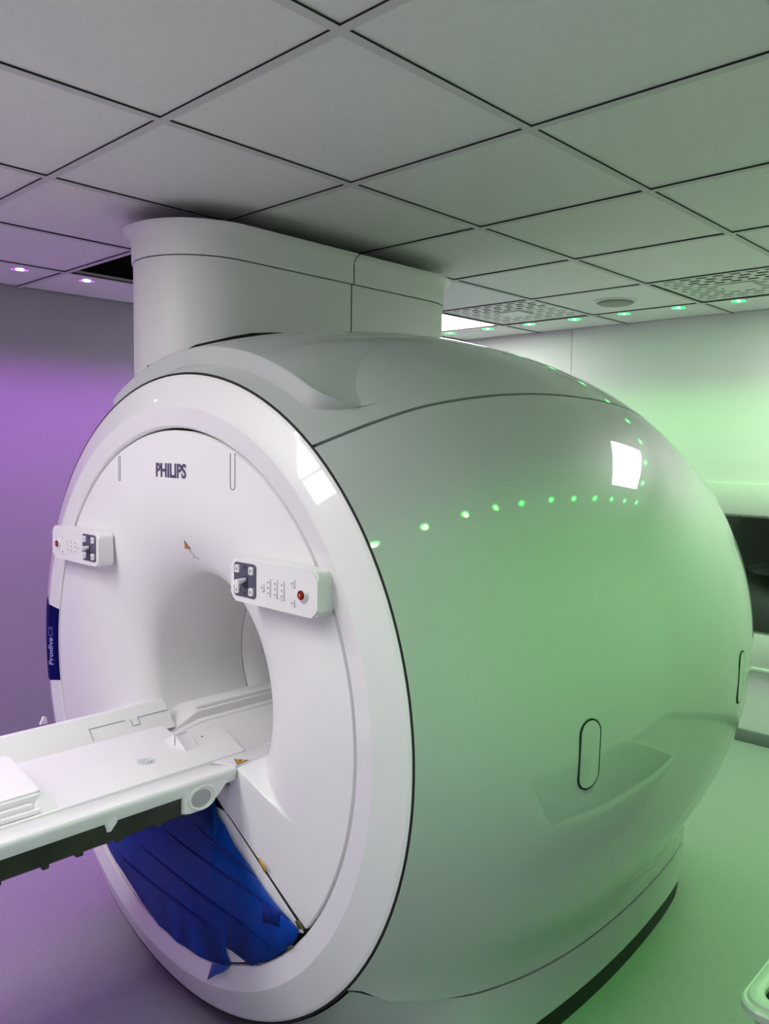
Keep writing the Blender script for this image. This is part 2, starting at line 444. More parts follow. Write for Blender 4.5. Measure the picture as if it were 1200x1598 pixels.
def side_pt(y, t, sgn, dr=0.0):
    """t 0..1 from the upper seam down to the plinth seam"""
    R = float(Rb(y)) + dr
    a = th_seam(y) - 0.0045 / R
    zl = Zs(y) + 0.003
    b = math.asin(max(-0.995, (zl - CZ) / R))
    th = a + (b - a) * t
    x = R * math.cos(th); z = R * math.sin(th) + CZ
    if z < 0.62: x = smax(x, float(Xp(y)) - CX + dr, 0.03)
    return (CX + sgn * x, y, z)
tg = list(np.linspace(0, 0.75, 40)) + list(np.linspace(0.76, 1, 80))
for sgn, lbl in ((1, 'glossy side panel with two grip slots'), (-1, None)):
    rows = []
    yy = [YG[0]] + YG
    for k, y in enumerate(yy):
        d = -0.02 if k == 0 else 0.0
        row = [side_pt(y, 0, sgn, -0.02)] + [side_pt(y, t, sgn, d) for t in tg] + [tuple(np.array(side_pt(y, 1, sgn)) - np.array((sgn*0.02, 0, 0)))]
        rows.append(row)
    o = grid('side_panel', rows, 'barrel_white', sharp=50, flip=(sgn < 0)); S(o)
    if lbl: o['label'] = lbl; side_right = o
# top cover
rows = []
for k, y in enumerate([YG[0]] + YG):
    R = float(Rb(y)); a = th_seam(y) + 0.0045 / R; row = []
    d = -0.02 if k == 0 else 0
    row.append(pol(y, a, R - 0.02))
    for t in np.linspace(0, 1, 61): row.append(pol(y, a + (PI - 2 * a) * t, R + d))
    row.append(pol(y, PI - a, R - 0.02))
    rows.append(row)
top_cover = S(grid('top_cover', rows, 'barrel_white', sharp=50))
# dark body behind the joints
rows = []
for y in np.linspace(.150, 2.04, 30):
    R = float(Rb(y)) - 0.018
    b = math.asin(max(-0.99, (0.12 - CZ) / R))
    rows.append([pol(y, b + (PI - 2 * b) * t, R) for t in np.linspace(0, 1, 60)])
S(grid('inner_shell', rows, 'gap_black'))
# rear cover with the bore hole
rows = []
for th in np.linspace(0, 2*PI, 72, endpoint=False):
    rows.append([pol(2.05, th, .724), pol(2.10, th, .64), pol(2.125, th, .55), pol(2.115, th, .42), pol(2.07, th, .33), pol(2.0, th, .302)])
S(grid('rear_cover', rows, 'front_white', closed_u=True))

# plinth and kick plate
def plinth_x(y, z, off=0.0):
    """half width of the plinth at depth y, height z: follows the round body at the front, upright further back"""
    R = float(Rb(min(2.04, y)))
    c = math.sqrt(max(.02, R * R - (z - CZ) ** 2))
    w = min(1, max(0, (y - .15) / .32)); w = w * w * (3 - 2 * w)
    return c + (float(Xp(y)) - CX - c) * w - off
PY = [.148] + list(np.linspace(.16, .5, 30)) + list(np.linspace(.53, 1.9, 50)) + list(np.linspace(1.91, 2.02, 10))
def plinth_rows(zs_of, off, y_min=0.0):
    rows = []
    py = [y for y in PY if y >= y_min]
    for y in py: rows.append([(CX + plinth_x(y, z, off), y, z) for z in zs_of(y)])
    rows.append([(CX + .2, 2.05, z) for z in zs_of(2.02)]); rows.append([(CX - .2, 2.05, z) for z in zs_of(2.02)])
    for y in reversed(py): rows.append([(CX - plinth_x(y, z, off), y, z) for z in zs_of(y)])
    return rows
P = plinth_rows(lambda y: [.075, .080, .085, .12, .16] + list(np.linspace(.17, Zs(y) - .004, 6)), 0.0)
P = [[((p[0][0] - CX) * .97 + CX, p[0][1], p[0][2])] + p + [((p[-1][0] - CX) * .97 + CX, p[-1][1], p[-1][2])] for p in P]
S(grid('plinth', P, 'barrel_white', sharp=40))
S(grid('kick_plate', plinth_rows(lambda y: [0.0, .04, .08], .014, .46), 'kick_black'))

# bezel ring
NB = 160
prof = [(.700, .160), (.6965, .128), (.6985, .1195), (.7035, .1160), (.716, .1142), (.735, .1115), (.750, .1094), (.7535, .1092), (.757, .1102), (.780, .1185), (.805, .1275), (.828, .1352), (.8350, .1392), (.8350, .155), (.80, .165)]
rows = [[pol(y, 2*PI*k/NB, r_) for r_, y in prof] for k in range(NB)]
bezel = S(grid('bezel_ring', rows, 'bezel_white', closed_u=True, sharp=11, flip=True))

rows = [[pol(y, 2*PI*k/NB, r_) for r_, y in ((.8335, .150), (.8335, .1410), (.8412, .1410), (.8412, .150))] for k in range(NB)]
S(grid('bezel_gap_shade', rows, 'gap_black', closed_u=True, flip=True))  # black ring paints in the shade of the open joint behind the bezel

# front panel: flat disc dished into the bore, cut away at the bottom for the table dock
def r_out(th):
    """outer edge of the panel"""
    d = math.degrees(th)
    R0 = .6925
    a = abs((d + 90 + 180) % 360 - 180)          # angle from straight down
    if a > 51.7: return R0
    # sloping edge from (.228,.637) to (.544,.459)
    s, c = math.sin(math.radians(a)), -math.cos(math.radians(a))
    x1, z1, x2, z2 = .228, .637 - CZ, .544, .459 - CZ
    den = s * (z2 - z1) - c * (x2 - x1)
    rl = (x1 * (z2 - z1) - z1 * (x2 - x1)) / den
    rt = (z1) / c
    if s <= 0.02: return rt
    if a > 42.1: return min(R0, rl)
    k = 0.03                                     # rounded corner
    return min(rl, rt) if abs(a - 42.1) > 4 else min(rl, rt) + 0.010 * (1 - abs(a - 42.1) / 4)
def r_throat(th):
    s = math.sin(th)
    return min(.300, .189 / -s) if s < -0.2 else .300
def r_edge(th):
    d = math.degrees(th); a = abs((d + 90 + 180) % 360 - 180)
    lo = r_throat(th) + 0.012
    hi = .55
    t = min(1, max(0, (a - 64.6) / 4.0)); t = t * t * (3 - 2 * t)
    return lo + (hi - lo) * t
YT = 0.26
TH = sorted(set(list(np.linspace(-90, 270, 241)) + list(np.linspace(-32, -20, 25)) + list(np.linspace(200, 212, 25)) + [-38.25, 218.25]))[:-1]
rows = []
for d in TH:
    th = math.radians(d); ro, re, rt = r_out(th), r_edge(th), r_throat(th)
    row = [pol(.16, th, ro - 0.002), pol(.125, th, ro - 0.001), pol(.12, th, ro - 0.004)]
    for t in np.linspace(0.12, 1, 8): row.append(pol(.12, th, (ro - 0.004) + (re - ro + 0.004) * t))
    for ph in np.linspace(4, 90, 22):
        p_ = math.radians(ph)
        row.append(pol(YT - (YT - .12) * math.cos(p_), th, re - (re - rt) * math.sin(p_)))
    for y in (.30, .36, .45, .555): row.append(pol(y, th, rt))
    row.append(pol(.5565, th, rt + 0.004))
    rows.append(row)
front = S(grid('front_panel', rows, 'front_white', closed_u=True, sharp=42, flip=True))
# bore tube behind the funnel
rows = [[pol(y, 2*PI*k/96, r_) for y, r_ in ((.5595, .306), (.5600, .3005), (.7, .3), (1.0, .3), (1.5, .3), (2.03, .3))] for k in range(96)]
S(grid('bore_tube', rows, 'table_white', closed_u=True, flip=True))
# bridge along the bottom of the bore: shelf, channel and rails
sec = [(-.266, .70), (-.266, .751), (-.250, .754), (-.172, .754), (-.166, .750), (-.163, .728), (-.150, .724), (-.148, .719), (-.128, .718), (-.122, .7155), (.122, .7155), (.128, .718), (.148, .719), (.150, .724), (.163, .728), (.166, .737), (.172, .740), (.250, .757), (.266, .7585), (.266, .70)]
rows = []
for y, dz, left in ((.131, -.012, 0), (.124, -.006, 0), (.123, -.003, 0), (.127, 0.0, 0), (.186, 0, 0), (.22, 0, .3), (.30, 0, 1), (.6, 0, 1), (1.2, 0, 1), (2.0, 0, 1)):
    rows.append([(CX + a, y, (b + dz if b > .70 else b) if a > -.121 else .700 + (b - .700) * left) for a, b in sec])
bridge = grid('bore_bridge', rows, 'front_white', sharp=35, flip=False)
bm = bmesh.new(); bm.from_mesh(bridge.data); bm.verts.ensure_lookup_table()
bm.faces.new([bm.verts[k] for k in range(len(sec))]); bmesh.ops.recalc_face_normals(bm, faces=bm.faces); bm.to_mesh(bridge.data); bm.free()
S(bridge)
for a, b in ((-.205, .7585), (.205, .7585)):
    pass
S(box('bore_rail', CX - .185, CX - .172, .30, 2.0, .7535, .765, 'front_white', bev=.003))
S(box('bore_rail', CX + .150, CX + .160, .30, 2.0, .722, .736, 'front_white', bev=.001))
# white plate behind the dock opening
pts = [(-.235, .640), (.235, .640)] + [(.548 - .02*0, .455)] + [(.69 * math.cos(math.radians(a)), CZ + .69 * math.sin(math.radians(a))) for a in np.linspace(-39.5, -140.5, 30)] + [(-.548, .455)]
S(extrude_poly('dock_plate', pts, lambda p: (CX + p[0] * .975, .1192, .60 + (p[1] - .60) * .98 - .009), lambda p: (CX + p[0] * .975, .1225, .60 + (p[1] - .60) * .98 - .009), 'front_white', smooth=False))
S(extrude_poly('dock_backing', pts, lambda p: (CX + p[0], .1228, p[1]), lambda p: (CX + p[0], .132, p[1]), 'gap_black', smooth=False))

# brim over the bezel
rows = []
A0, A1 = 54.8, 125.2
nb = 140
for k in range(nb + 1):
    u = k / nb
    d = A0 + (A1 - A0) * u
    e = min(d - A0, A1 - d)
    q = min(1, e / 6.0); rnd = 1 - math.sqrt(max(0, 1 - (1 - q)**2))
    yf = .190 + .145 * rnd
    hgt = .046 * (1 - .25 * rnd)
    th = math.radians(d)
    R0 = float(Rb(yf)); Rc = float(Rb(.19)) + .046; hgt = max(.001, Rc - R0)
    row = [pol(yf, th, R0 - .012), pol(yf, th, R0 + hgt * .5), pol(yf, th, Rc - .0030), pol(yf + .0030, th, Rc)]
    w = min(1, max(0, (33 - abs(d - 90)) / 16)); w = w * w * (3 - 2 * w)          # the middle rises to a saddle for the turret
    for t in (0.06, 0.12, .2, .3, .4, .5, .6, .7, .8, .9, 1):
        ya = yf + .0035 + (.36 - yf - .0035) * t
        ra = Rc + (float(Rb(.36)) - 0.004 - Rc) * (t ** 3)
        yb_ = yf + .0035 + (.60 - yf - .0035) * t
        rb_ = Rc + (float(Rb(.60)) - 0.003 - Rc) * (1 - (1 - t) ** 1.6)
        row.append(pol(ya + (yb_ - ya) * w, th, ra + (rb_ - ra) * w))
    rows.append(row)
S(grid('brim', rows, 'barrel_white', sharp=28, flip=True))

# grip slots on the right side panel: outline gap and cap that follow the barrel
def slot(yc, zc, hw, hh, parent, ring=0.0035):
    out = []
    n = 12
    for k in range(2 * n + 2):
        a = PI * k / n if k <= n else PI * (k - 1) / n
        s = 1 if k <= n else -1
        out.append((hw * math.cos(a), s * (hh - hw) + hw * math.sin(a)))
    def surf(dy, dz, dr):
        y = yc + dy; R = float(Rb(y)) + dr
        th = math.asin((zc + dz - CZ) / R)
        return pol(y, th, R)
    def scaled(f):
        o_ = []
        for x_, z_ in out:
            s = 1 if z_ >= 0 else -1
            zz = z_ - s * (hh - hw) if abs(z_) >= hh - hw else 0
            o_.append((x_ * (hw + f) / hw, z_ + zz * f / hw))
        return o_
    a, b = scaled(0), scaled(ring)
    P = [[surf(*p, -0.004), surf(*p, 0.0026), surf(*q, 0.0026), surf(*q, -0.004)] for p, q in zip(a, b)]
    g = grid('grip_gap', P, 'gap_black', closed_u=True, flip=True); S(g)
    c = scaled(-0.001)
    bm = bmesh.new(); vv = [bm.verts.new(surf(*p, 0.0034)) for p in c]; ww = [bm.verts.new(surf(*p, -0.003)) for p in c]
    bm.faces.new(vv)
    for i in range(len(vv)):
        j = (i + 1) % len(vv); bm.faces.new((vv[i], ww[i], ww[j], vv[j]))
    cp = bm_obj('grip_cap', bm, 'barrel_white'); S(cp)
slot(.56, .872, .031, .078, side_right)
slot(1.45, .872, .031, .078, side_right)

# slots near the top of the front panel
def pill(x0, z0, z1, hw, name):
    pts_o, pts_i = [], []
    for rr, L in ((hw, pts_o), (hw - .0022, pts_i)):
        L.append((x0 + rr, z1)); 
        for k in range(13):
            a = -PI * k / 12
            L.append((x0 + rr * math.cos(a), z0 + hw + rr * math.sin(a)))
        L.append((x0 - rr, z1))
    P = [[(a[0], .1215, a[1]), (a[0], .1188, a[1]), (b[0], .1188, b[1]), (b[0], .1215, b[1])] for a, b in zip(pts_o, pts_i)]
    S(grid(name, P, 'icon_grey'))
pill(CX + .262, 1.436, 1.524, .0105, 'panel_latch')
pill(CX - .285, 1.436, 1.508, .0055, 'panel_latch')

# maker's lettering on the front panel
me = text_mesh('PHILIPS', 0.0505, bold=0.0015, sx=0.92)
o = link('maker_lettering', me, 'logo_slate'); o['label'] = 'dark slate lettering PHILIPS'
o.rotation_euler = (PI/2, 0, 0); o.location = (CX - .014, .1193, 1.4725); S(o)

# navy name label on the left of the bezel
def bez_y(r_): return float(np.interp(r_, [p[0] for p in prof[1:13]], [p[1] for p in prof[1:13]]))
rl = [.6985, .7035, .716, .735, .750, .7535, .757, .780, .805, .828, .8350]
rows = []
for d in np.linspace(170.4, 189.8, 24):
    th = math.radians(d)
    rows.append([pol(bez_y(r_) - .0011, th, r_) for r_ in rl])
lab = S(grid('name_label', rows, 'label_navy', flip=False)); lab['label'] = 'navy label with pale lettering Prodiva CS'
def wrap_text(body, size, bold, d0, mname, sx=1.0):
    me = text_mesh(body, size, bold=bold, sx=sx, extrude=0.0)
    for v in me.vertices:
        # text runs upwards along the arc; text x -> decreasing angle, text y -> towards the outside (-X)
        th = math.radians(d0) - v.co.x / .737
        r_ = .737 + v.co.y
        v.co = Vector(pol(bez_y(r_) - .0019, th, r_))
    o = link('label_lettering', me, mname); S(o)
wrap_text('Prodiva', 0.036, 0.0007, 182.4, 'label_text', 0.84)
wrap_text('CS', 0.036, 0.0, 177.3, 'label_text_thin', 0.84)

# warning stickers
def warn(name, cpos, ux, uz, s):
    """triangle in the plane spanned by ux, uz; slightly proud"""
    ux, uz = Vector(ux).normalized(), Vector(uz).normalized(); n = ux.cross(uz)
    c = Vector(cpos)
    r = empty(name, (0, 0, 0)); r['label'] = 'yellow and black triangular warning sticker'
    def tri(k, off, m, nm):
        pts = [c + ux * (k * s * math.cos(a)) + uz * (k * s * math.sin(a)) + n * off for a in (PI/2, PI/2 + 2*PI/3, PI/2 + 4*PI/3)]
        pb = [p - n * 0.0006 for p in pts]
        o = mesh(nm, pts + pb, [(0,1,2),(5,4,3),(0,3,4,1),(1,4,5,2),(2,5,3,0)], m); o.parent = r
    tri(1.0, 0.0010, 'warn_black', 'sticker_border'); tri(.78, 0.0016, 'warn_yellow', 'sticker_field')
    pts = [(-.20,-.25),(.05,-.32),(.22,-.10),(.10,.05),(.16,.22),(.02,.30),(-.10,.10),(-.02,-.05)]
    o = mesh('sticker_pictogram', [c + ux*(a*s) + uz*(b*s) + n*.0019 for a, b in pts], [tuple(range(len(pts)))], 'warn_black'); o.parent = r
    r.parent = scan; r.location = -scan.location
    return r
warn('warning_sticker', (-.500, .150, .7578), (-.80, -.60, 0), (.60, -.80, 0), .022)
# sticker at the top of the funnel, with a small grey arm pictogram beneath it
ph = math.radians(41); rr_ = .55 - .25 * math.sin(ph); yy_ = .26 - .14 * math.cos(ph)
tz = Vector((0, -.14 * math.sin(ph), .25 * math.cos(ph))).normalized()
warn('warning_sticker', (CX + .008, yy_ - .0006, CZ + rr_), (1, 0, 0), tz, .017)

def funnel_pt(dx, z, off=.0008):
    rad = math.hypot(dx, z - CZ); ph_ = math.asin(min(1, (.55 - rad) / .25))
    return (CX + dx, .26 - .14 * math.cos(ph_) - off, z)
zt = CZ + rr_
for a, b in (((.012, -.010), (.022, -.030)), ((.012, -.0305), (.024, -.0315)), ((.026, -.0315), (.040, -.034))):
    d = Vector((b[0] - a[0], b[1] - a[1])).normalized(); n_ = Vector((-d.y, d.x)) * .0013
    S(mesh('sticker_note', [funnel_pt(p[0] + s_ * n_.x, zt + p[1] + s_ * n_.y) for p, s_ in ((a, 1), (b, 1), (b, -1), (a, -1))], [(0, 1, 2, 3)], 'icon_grey'))

# control consoles on the front
def console(sgn):
    u0, u1 = .323, .625                     # distance of the two ends from the axis
    zc, hh = 1.2365, .100
    YF = .072
    r = empty('control_console', (0, 0, 0)); r['label'] = 'white control console with dark keypad and red stop button'
    r.parent = scan; r.location = -scan.location
    def X(u): return CX + sgn * (u0 + u)
    def put(o): o.parent = r; return o
    W = u1 - u0
    pts = rrect(W / 2, zc, W, hh, .018)
    put(extrude_poly('housing', pts, lambda p: (X(p[0]), YF, p[1]), lambda p: (X(p[0]), .118, p[1]), 'front_white', bev=.004, seg=3))
    def plate(nm, u, z, w, h_, r_, m, y0, y1, bev=.0):
        return put(extrude_poly(nm, rrect(u, z, w, h_, r_, 4), lambda p: (X(p[0]), y0, p[1]), lambda p: (X(p[0]), y1, p[1]), m, bev=bev, seg=2))
    plate('keypad', .055, zc + .002, .082, .078, .009, 'keypad_slate', YF - .0015, YF + .002)
    for du in (-.026, .026):
        for dz in (-.024, .024):
            plate('key', .055 + du, zc + .002 + dz, .016, .018, .003, 'front_white', YF - .006, YF, .0012)
            plate('key_icon', .055 + du, zc + .002 + dz, .004, .007, .0015, 'icon_grey', YF - .0066, YF - .005)
    for dz, f in ((.029, 1), (-.029, -1)):
        pp = [(-.006, -.002 * f), (.006, -.002 * f), (0, .006 * f)]
        if f < 0: pp.reverse()
        put(extrude_poly('arrow_mark', pp, lambda p: (X(.055 + p[0]), YF - .0022, zc + .002 + dz + p[1]), lambda p: (X(.055 + p[0]), YF, zc + .002 + dz + p[1]), 'icon_dark', smooth=False))
    # joystick: socket, stem and lever
    plate('joystick_socket', .057, zc - .002, .020, .026, .006, 'icon_dark', YF - .003, YF)
    base = Vector((X(.057), YF - .002, zc + .004)); d1 = Vector((-.10, -1.0, -.25)).normalized(); tip = base + d1 * .040
    bm = bmesh.new()
    for t0, t1, w0, w1 in ((0, .35, .005, .006), (.35, 1, .006, .0085)):
        p0, p1 = base + d1 * (.024 * t0), base + d1 * (.024 * t1)
        ring = []
        for p_, w in ((p0, w0), (p1, w1)):
            ring.append([bm.verts.new(p_ + Vector((w * math.cos(2*PI*k/12), 0, w * math.sin(2*PI*k/12)))) for k in range(12)])
        for k in range(12): bm.faces.new((ring[0][k], ring[0][(k+1) % 12], ring[1][(k+1) % 12], ring[1][k]))
        if t1 == 1: bm.faces.new(ring[1])
    put(bm_obj('joystick', bm, 'front_white', smooth=True, sharp=50))
    # slim keys
    for u, z, w, h_ in ((.120, zc - .006, .012, .018), (.142, zc - .004, .013, .040), (.166, zc - .004, .013, .042), (.190, zc - .004, .013, .042), (.224, zc + .016, .014, .018), (.224, zc - .026, .014, .016)):
        plate('slim_key', u, z, w, h_, .002, 'front_white', YF - .0032, YF, .0012)
        for k in range(1 if h_ < .03 else 3):
            plate('key_icon', u, z + (k - (0 if h_ < .03 else 1)) * .012, .005, .0032, .001, 'icon_grey', YF - .0037, YF - .002)
    def disc(nm, u, z, rad, m, y0, y1, bev):
        return plate(nm, u, z, rad * 2, rad * 2, rad * .999, m, y0, y1, bev)
    disc('stop_button_ring', .257, zc - .004, .0150, 'front_white', YF - .006, YF, .002)
    disc('stop_button', .257, zc - .004, .0105, 'stop_red', YF - .0095, YF - .003, .0025)
    plate('key_icon', .257, zc - .004, .004, .007, .0015, 'tape_yellow', YF - .0101, YF - .009)
console(1); console(-1)

# turret on top: two half shrouds each with a flared collar
TX, TYA, TYB = -1.255, .54, 1.447
TZ = H - .060
def stadium(rad, y_from, y_to, n=28):
    """outline of one half: from the -X side round the end to the +X side, or both for each half"""
    pts = []
    if y_from is None:                                   # front half, ends at y_to
        pts.append((TX + rad, y_to))
        for k in range(9): pts.append((TX + rad, y_to + (TYA - y_to) * (k + 1) / 9))
        for k in range(1, n): a = -PI * k / n; pts.append((TX + rad * math.cos(a), TYA + rad * math.sin(a)))
        for k in range(10): pts.append((TX - rad, TYA + (y_to - TYA) * k / 9))
    else:
        pts.append((TX - rad, y_from))
        for k in range(7): pts.append((TX - rad, y_from + (TYB - y_from) * (k + 1) / 7))
        for k in range(1, n): a = PI - PI * k / n; pts.append((TX + rad * math.cos(a), TYB + rad * math.sin(a)))
        for k in range(8): pts.append((TX + rad, TYB + (y_from - TYB) * k / 7))
    return pts
YSEAM = 1.020
body = [(.200, 1.30), (.2215, 1.30), (.2220, 2.125)]
coll = [(.2200, 2.128), (.2265, 2.128), (.2275, 2.135), (.2275, 2.190), (.2300, 2.205), (.2370, 2.217), (.2480, 2.224), (.2545, TZ - .002), (.2550, TZ), (.2520, TZ + .002), (.2200, TZ + .002)]
for nm, yf_, yt_, lb in (('turret_shroud', None, YSEAM - .0025, 'front half of the turret shroud'), ('turret_shroud', YSEAM + .0025, None, 'rear half of the turret shroud')):
    b = S(grid(nm, np.transpose(np.array([[(x, y, z) for x, y in stadium(r_, yf_, yt_)] for r_, z in body]), (1, 0, 2)), 'turret_white', sharp=40)); b['label'] = lb
    off = .006
    yf2 = None if yf_ is None else yf_ + off; yt2 = None if yt_ is None else yt_ + off
    c = grid('turret_collar', np.transpose(np.array([[(x, y, z) for x, y in stadium(r_, yf2, yt2)] for r_, z in coll]), (1, 0, 2)), 'turret_white', sharp=40)
    c.parent = b
def saddle_z(x, y):
    R = float(Rb(min(2.0, max(.2, y))))
    if .19 < y < .60:
        t = (y - .1935) / (.60 - .1935); R = max(R, .912 + (float(Rb(.60)) - .003 - .912) * (1 - (1 - max(0, t)) ** 1.6))
    return CZ + math.sqrt(max(.01, R * R - (x - CX) ** 2))
gk = [(x, y) for x, y in stadium(.2232, None, .90)]
def gap_shade_z(x, y): return float(np.interp(y, [.318, .40, .50, .58, .68, .80, .90], [1.790, 1.853, 1.885, 1.905, 1.918, 1.925, 1.920])) if x > TX else saddle_z(x, y) - .03
S(grid('turret_gap_shade', [[(x, y, 1.45), (x, y, gap_shade_z(x, y))] for x, y in gk], 'gap_black'))  # black strip standing in for the shaded gap round the turret base
S(grid('turret_core', np.transpose(np.array([[(x, y, z) for x, y in stadium(.212, None, 1.0) + stadium(.212, 1.0, None)[1:-1]] for z in (1.4, 2.2)]), (1, 0, 2)), 'gap_black', closed_u=True))

# ------------------------------------------------------------------ blue protective film over the dock opening
ray_o = Vector((1.10885924, -1.01962078, H - 0.745746))
def px(x, y, Y):
    """point of the plane Y = const seen at pixel (x, y) of the photograph"""
    d = _r2 * ((x - 600) / 1260.67) + _u2 * ((799 - y) / 1260.67) + _f
    t = (Y - ray_o.y) / d.y
    return ray_o + d * t
film = empty('protective_film', (CX, .118, .15), 'crumpled dark blue plastic film taped over the dock opening under the table', 'plastic film')
outline = [(330,1268),(341,1275),(351,1288),(367,1319),(389,1350),(399,1366),(412,1386),(427,1406),(444,1426),(458,1441),(466,1450),(465,1461),(455,1477),(432,1492),(410,1502),(392,1507),(376,1494),(362,1484),(351,1477),(354,1488),(359,1500),(359,1508),(345,1505),(330,1501),(310,1492),(290,1478),(276,1470),(262,1455),(248,1444),(236,1427),(222,1408),(208,1385),(196,1366),(182,1345),(172,1328),(163,1308),(150,1270),(150,1225),(250,1225),(330,1228)]
def film_obj(name, pts, m, Y, wob=0.004, cuts=2):
    bm = bmesh.new()
    vv = [bm.verts.new(px(x, y, Y)) for x, y in pts]
    f = bm.faces.new(vv)
    bmesh.ops.triangulate(bm, faces=[f])
    for _ in range(cuts): bmesh.ops.subdivide_edges(bm, edges=bm.edges, cuts=1)
    for v in bm.verts:
        x, z = v.co.x, v.co.z
        v.co.y += wob * (math.sin(x * 17 + z * 9) * .5 + math.sin(z * 31 - x * 13) * .3) - wob
    bmesh.ops.recalc_face_normals(bm, faces=bm.faces)
    me = bpy.data.meshes.new(name); bm.to_mesh(me); bm.free()
    o = link(name, me, m, smooth=True)
    md = o.modifiers.new('thickness', 'SOLIDIFY'); md.thickness = 0.0006
    return attach(o, film)
film_obj('film_sheet', outline, 'film_blue', .1135, .0004, 1)
# overlapping strips of film
for (xa, ya), (xb, yb) in (((262,1300),(452,1436)), ((222,1322),(420,1480)), ((300,1282),(402,1372)), ((190,1338),(330,1452))):
    n_ = 8; up = []; dn = []
    for k in range(n_ + 1):
        t = k / n_; xx = xa + (xb - xa) * t; yy = ya + (yb - ya) * t + 3 * math.sin(t * 5)
        hw_ = .5 + 1.6 * math.sin(PI * min(1, t + .05))
        up.append((xx + hw_ * .6, yy - hw_ * .8)); dn.append((xx - hw_ * .6, yy + hw_ * .8))
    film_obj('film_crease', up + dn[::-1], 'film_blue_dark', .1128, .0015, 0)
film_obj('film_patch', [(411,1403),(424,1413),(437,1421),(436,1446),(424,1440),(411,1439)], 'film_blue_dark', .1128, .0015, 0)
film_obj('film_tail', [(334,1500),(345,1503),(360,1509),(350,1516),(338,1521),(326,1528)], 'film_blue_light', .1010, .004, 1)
for q, m in (([(402,1338),(406,1340),(416,1357),(412,1361)], 'tape_yellow'), ([(460,1437),(466,1436),(475,1450),(466,1450)], 'tape_olive'), ([(449,1479),(454,1475),(459,1476),(448,1484)], 'tape_olive'), ([(398,1506),(404,1503),(412,1502),(405,1506)], 'tape_olive')):
    film_obj('tape_piece', q, m, .1085, .0, 0)

# ------------------------------------------------------------------ patient table
tab = empty('patient_table', (CX, -0.9, 0), 'white patient table docked in the scanner bore, dark metal underside', 'table')
def TB(o): return attach(o, tab)
YE = -2.15                                       # far end, behind the left edge of the picture
def sweep_y(name, sec, y0, y1, m, close=True, sharp=35, bev=0):
    pts = [(CX + a, b) for a, b in sec]
    return TB(extrude_poly(name, pts, lambda p: (p[0], y1, p[1]), lambda p: (p[0], y0, p[1]), m, bev=bev, seg=2))
# frame: sloping upper faces either side
sweep_y('side_rail', [(.150, .700), (.262, .724), (.277, .7275), (.285, .752), (.284, .758), (.280, .762), (.272, .762), (.164, .733), (.160, .728), (.150, .714)], YE, .1195, 'table_white', bev=.003)
sweep_y('side_rail', [(-.150, .690), (-.150, .720), (-.235, .7215), (-.246, .715), (-.246, .70), (-.235, .690)], YE, .108, 'table_white', bev=.004)
sweep_y('table_core', [(-.150, .692), (.150, .692), (.150, .712), (-.150, .712)], YE, .10, 'table_white')
# lip of the cradle along the far side, reaching further into the bore
sweep_y('cradle_lip', [(-.178, .722), (-.166, .722), (-.173, .7290), (-.228, .7870), (-.233, .7905), (-.240, .7905), (-.243, .786), (-.240, .740), (-.230, .722)], YE, .225, 'table_white', bev=.002)
# cradle plate: tongue with tapered end
pl_pts = [(.158, YE), (.158, -.30), (.157, .230), (.150, .240), (-.040, .300), (-.047, .297), (-.030, .168), (-.036, .161), (-.160, .180), (-.168, .175), (-.168, YE)]
TB(extrude_poly('cradle_plate', [(CX + a, b) for a, b in pl_pts], lambda p: (p[0], p[1], .736), lambda p: (p[0], p[1], .7165), 'table_white', bev=.0025, seg=2))
# hinged flap outline on the lip
def lip_pt(y, s):                                 # s 0..1 up the sloping lip
    return Vector((CX - .173 - .055 * s, y, .7290 + .058 * s)) + Vector((.725, 0, .688)) * .0008
def lip_line(name, path, w=.0035):
    bm = bmesh.new()
    for (y0, s0), (y1, s1) in zip(path[:-1], path[1:]):
        a, b = lip_pt(y0, s0), lip_pt(y1, s1); d = (b - a).normalized(); n = Vector((.725, 0, .688)); side = d.cross(n) * (w / 2)
        vv = [bm.verts.new(p) for p in (a - side, b - side, b + side, a + side)]; bm.faces.new(vv)
    TB(bm_obj(name, bm, 'icon_grey'))
lip_line('flap_outline', [(-.02, .12), (-.02, .58), (.085, .58)], .0022)
lip_line('flap_outline', [(.102, .55), (.102, .30), (.125, .30), (.125, .58), (.222, .58)], .0022)
# metal latch recess in the plate
LX, LY = CX + .048, .010
lr = empty('latch', (0, 0, 0)); lr['label'] = 'small chrome latch fitting'; lr.parent = tab; lr.location = -tab.location
def LP(o): o.parent = lr
LP(extrude_poly('latch_dish', [(LX + .020 * math.cos(a) * (1.15 if math.cos(a) < 0 else 1), LY + .024 * math.sin(a)) for a in np.linspace(0, 2*PI, 28, endpoint=False)], lambda p: (p[0], p[1], .7366), lambda p: (p[0], p[1], .735), 'chrome', smooth=False))
bm = bmesh.new()
prv = None; n = 28
for rad, z in ((.013, .7366), (.013, .7400), (.0105, .7412), (.009, .7385), (.0052, .7380), (.0048, .7415), (0.0012, .7418)):
    ring = [bm.verts.new((LX + rad * math.cos(2*PI*k/n), LY + rad * math.sin(2*PI*k/n), z)) for k in range(n)]
    if prv:
        for k in range(n): bm.faces.new((prv[k], prv[(k+1) % n], ring[(k+1) % n], ring[k]))
    prv = ring
LP(bm_obj('latch_knob', bm, 'chrome', smooth=True, sharp=30))
LP(extrude_poly('latch_tab', [(LX - .031, LY - .016), (LX - .010, LY - .012), (LX - .010, LY + .006), (LX - .028, LY + .002)], lambda p: (p[0], p[1], .7378), lambda p: (p[0], p[1], .7366), 'chrome', smooth=False))
TB(lathe('plate_pin', [(0, .7372), (.0026, .7372), (.003, .736)], CX - .010, .212, 'icon_dark', n=12))
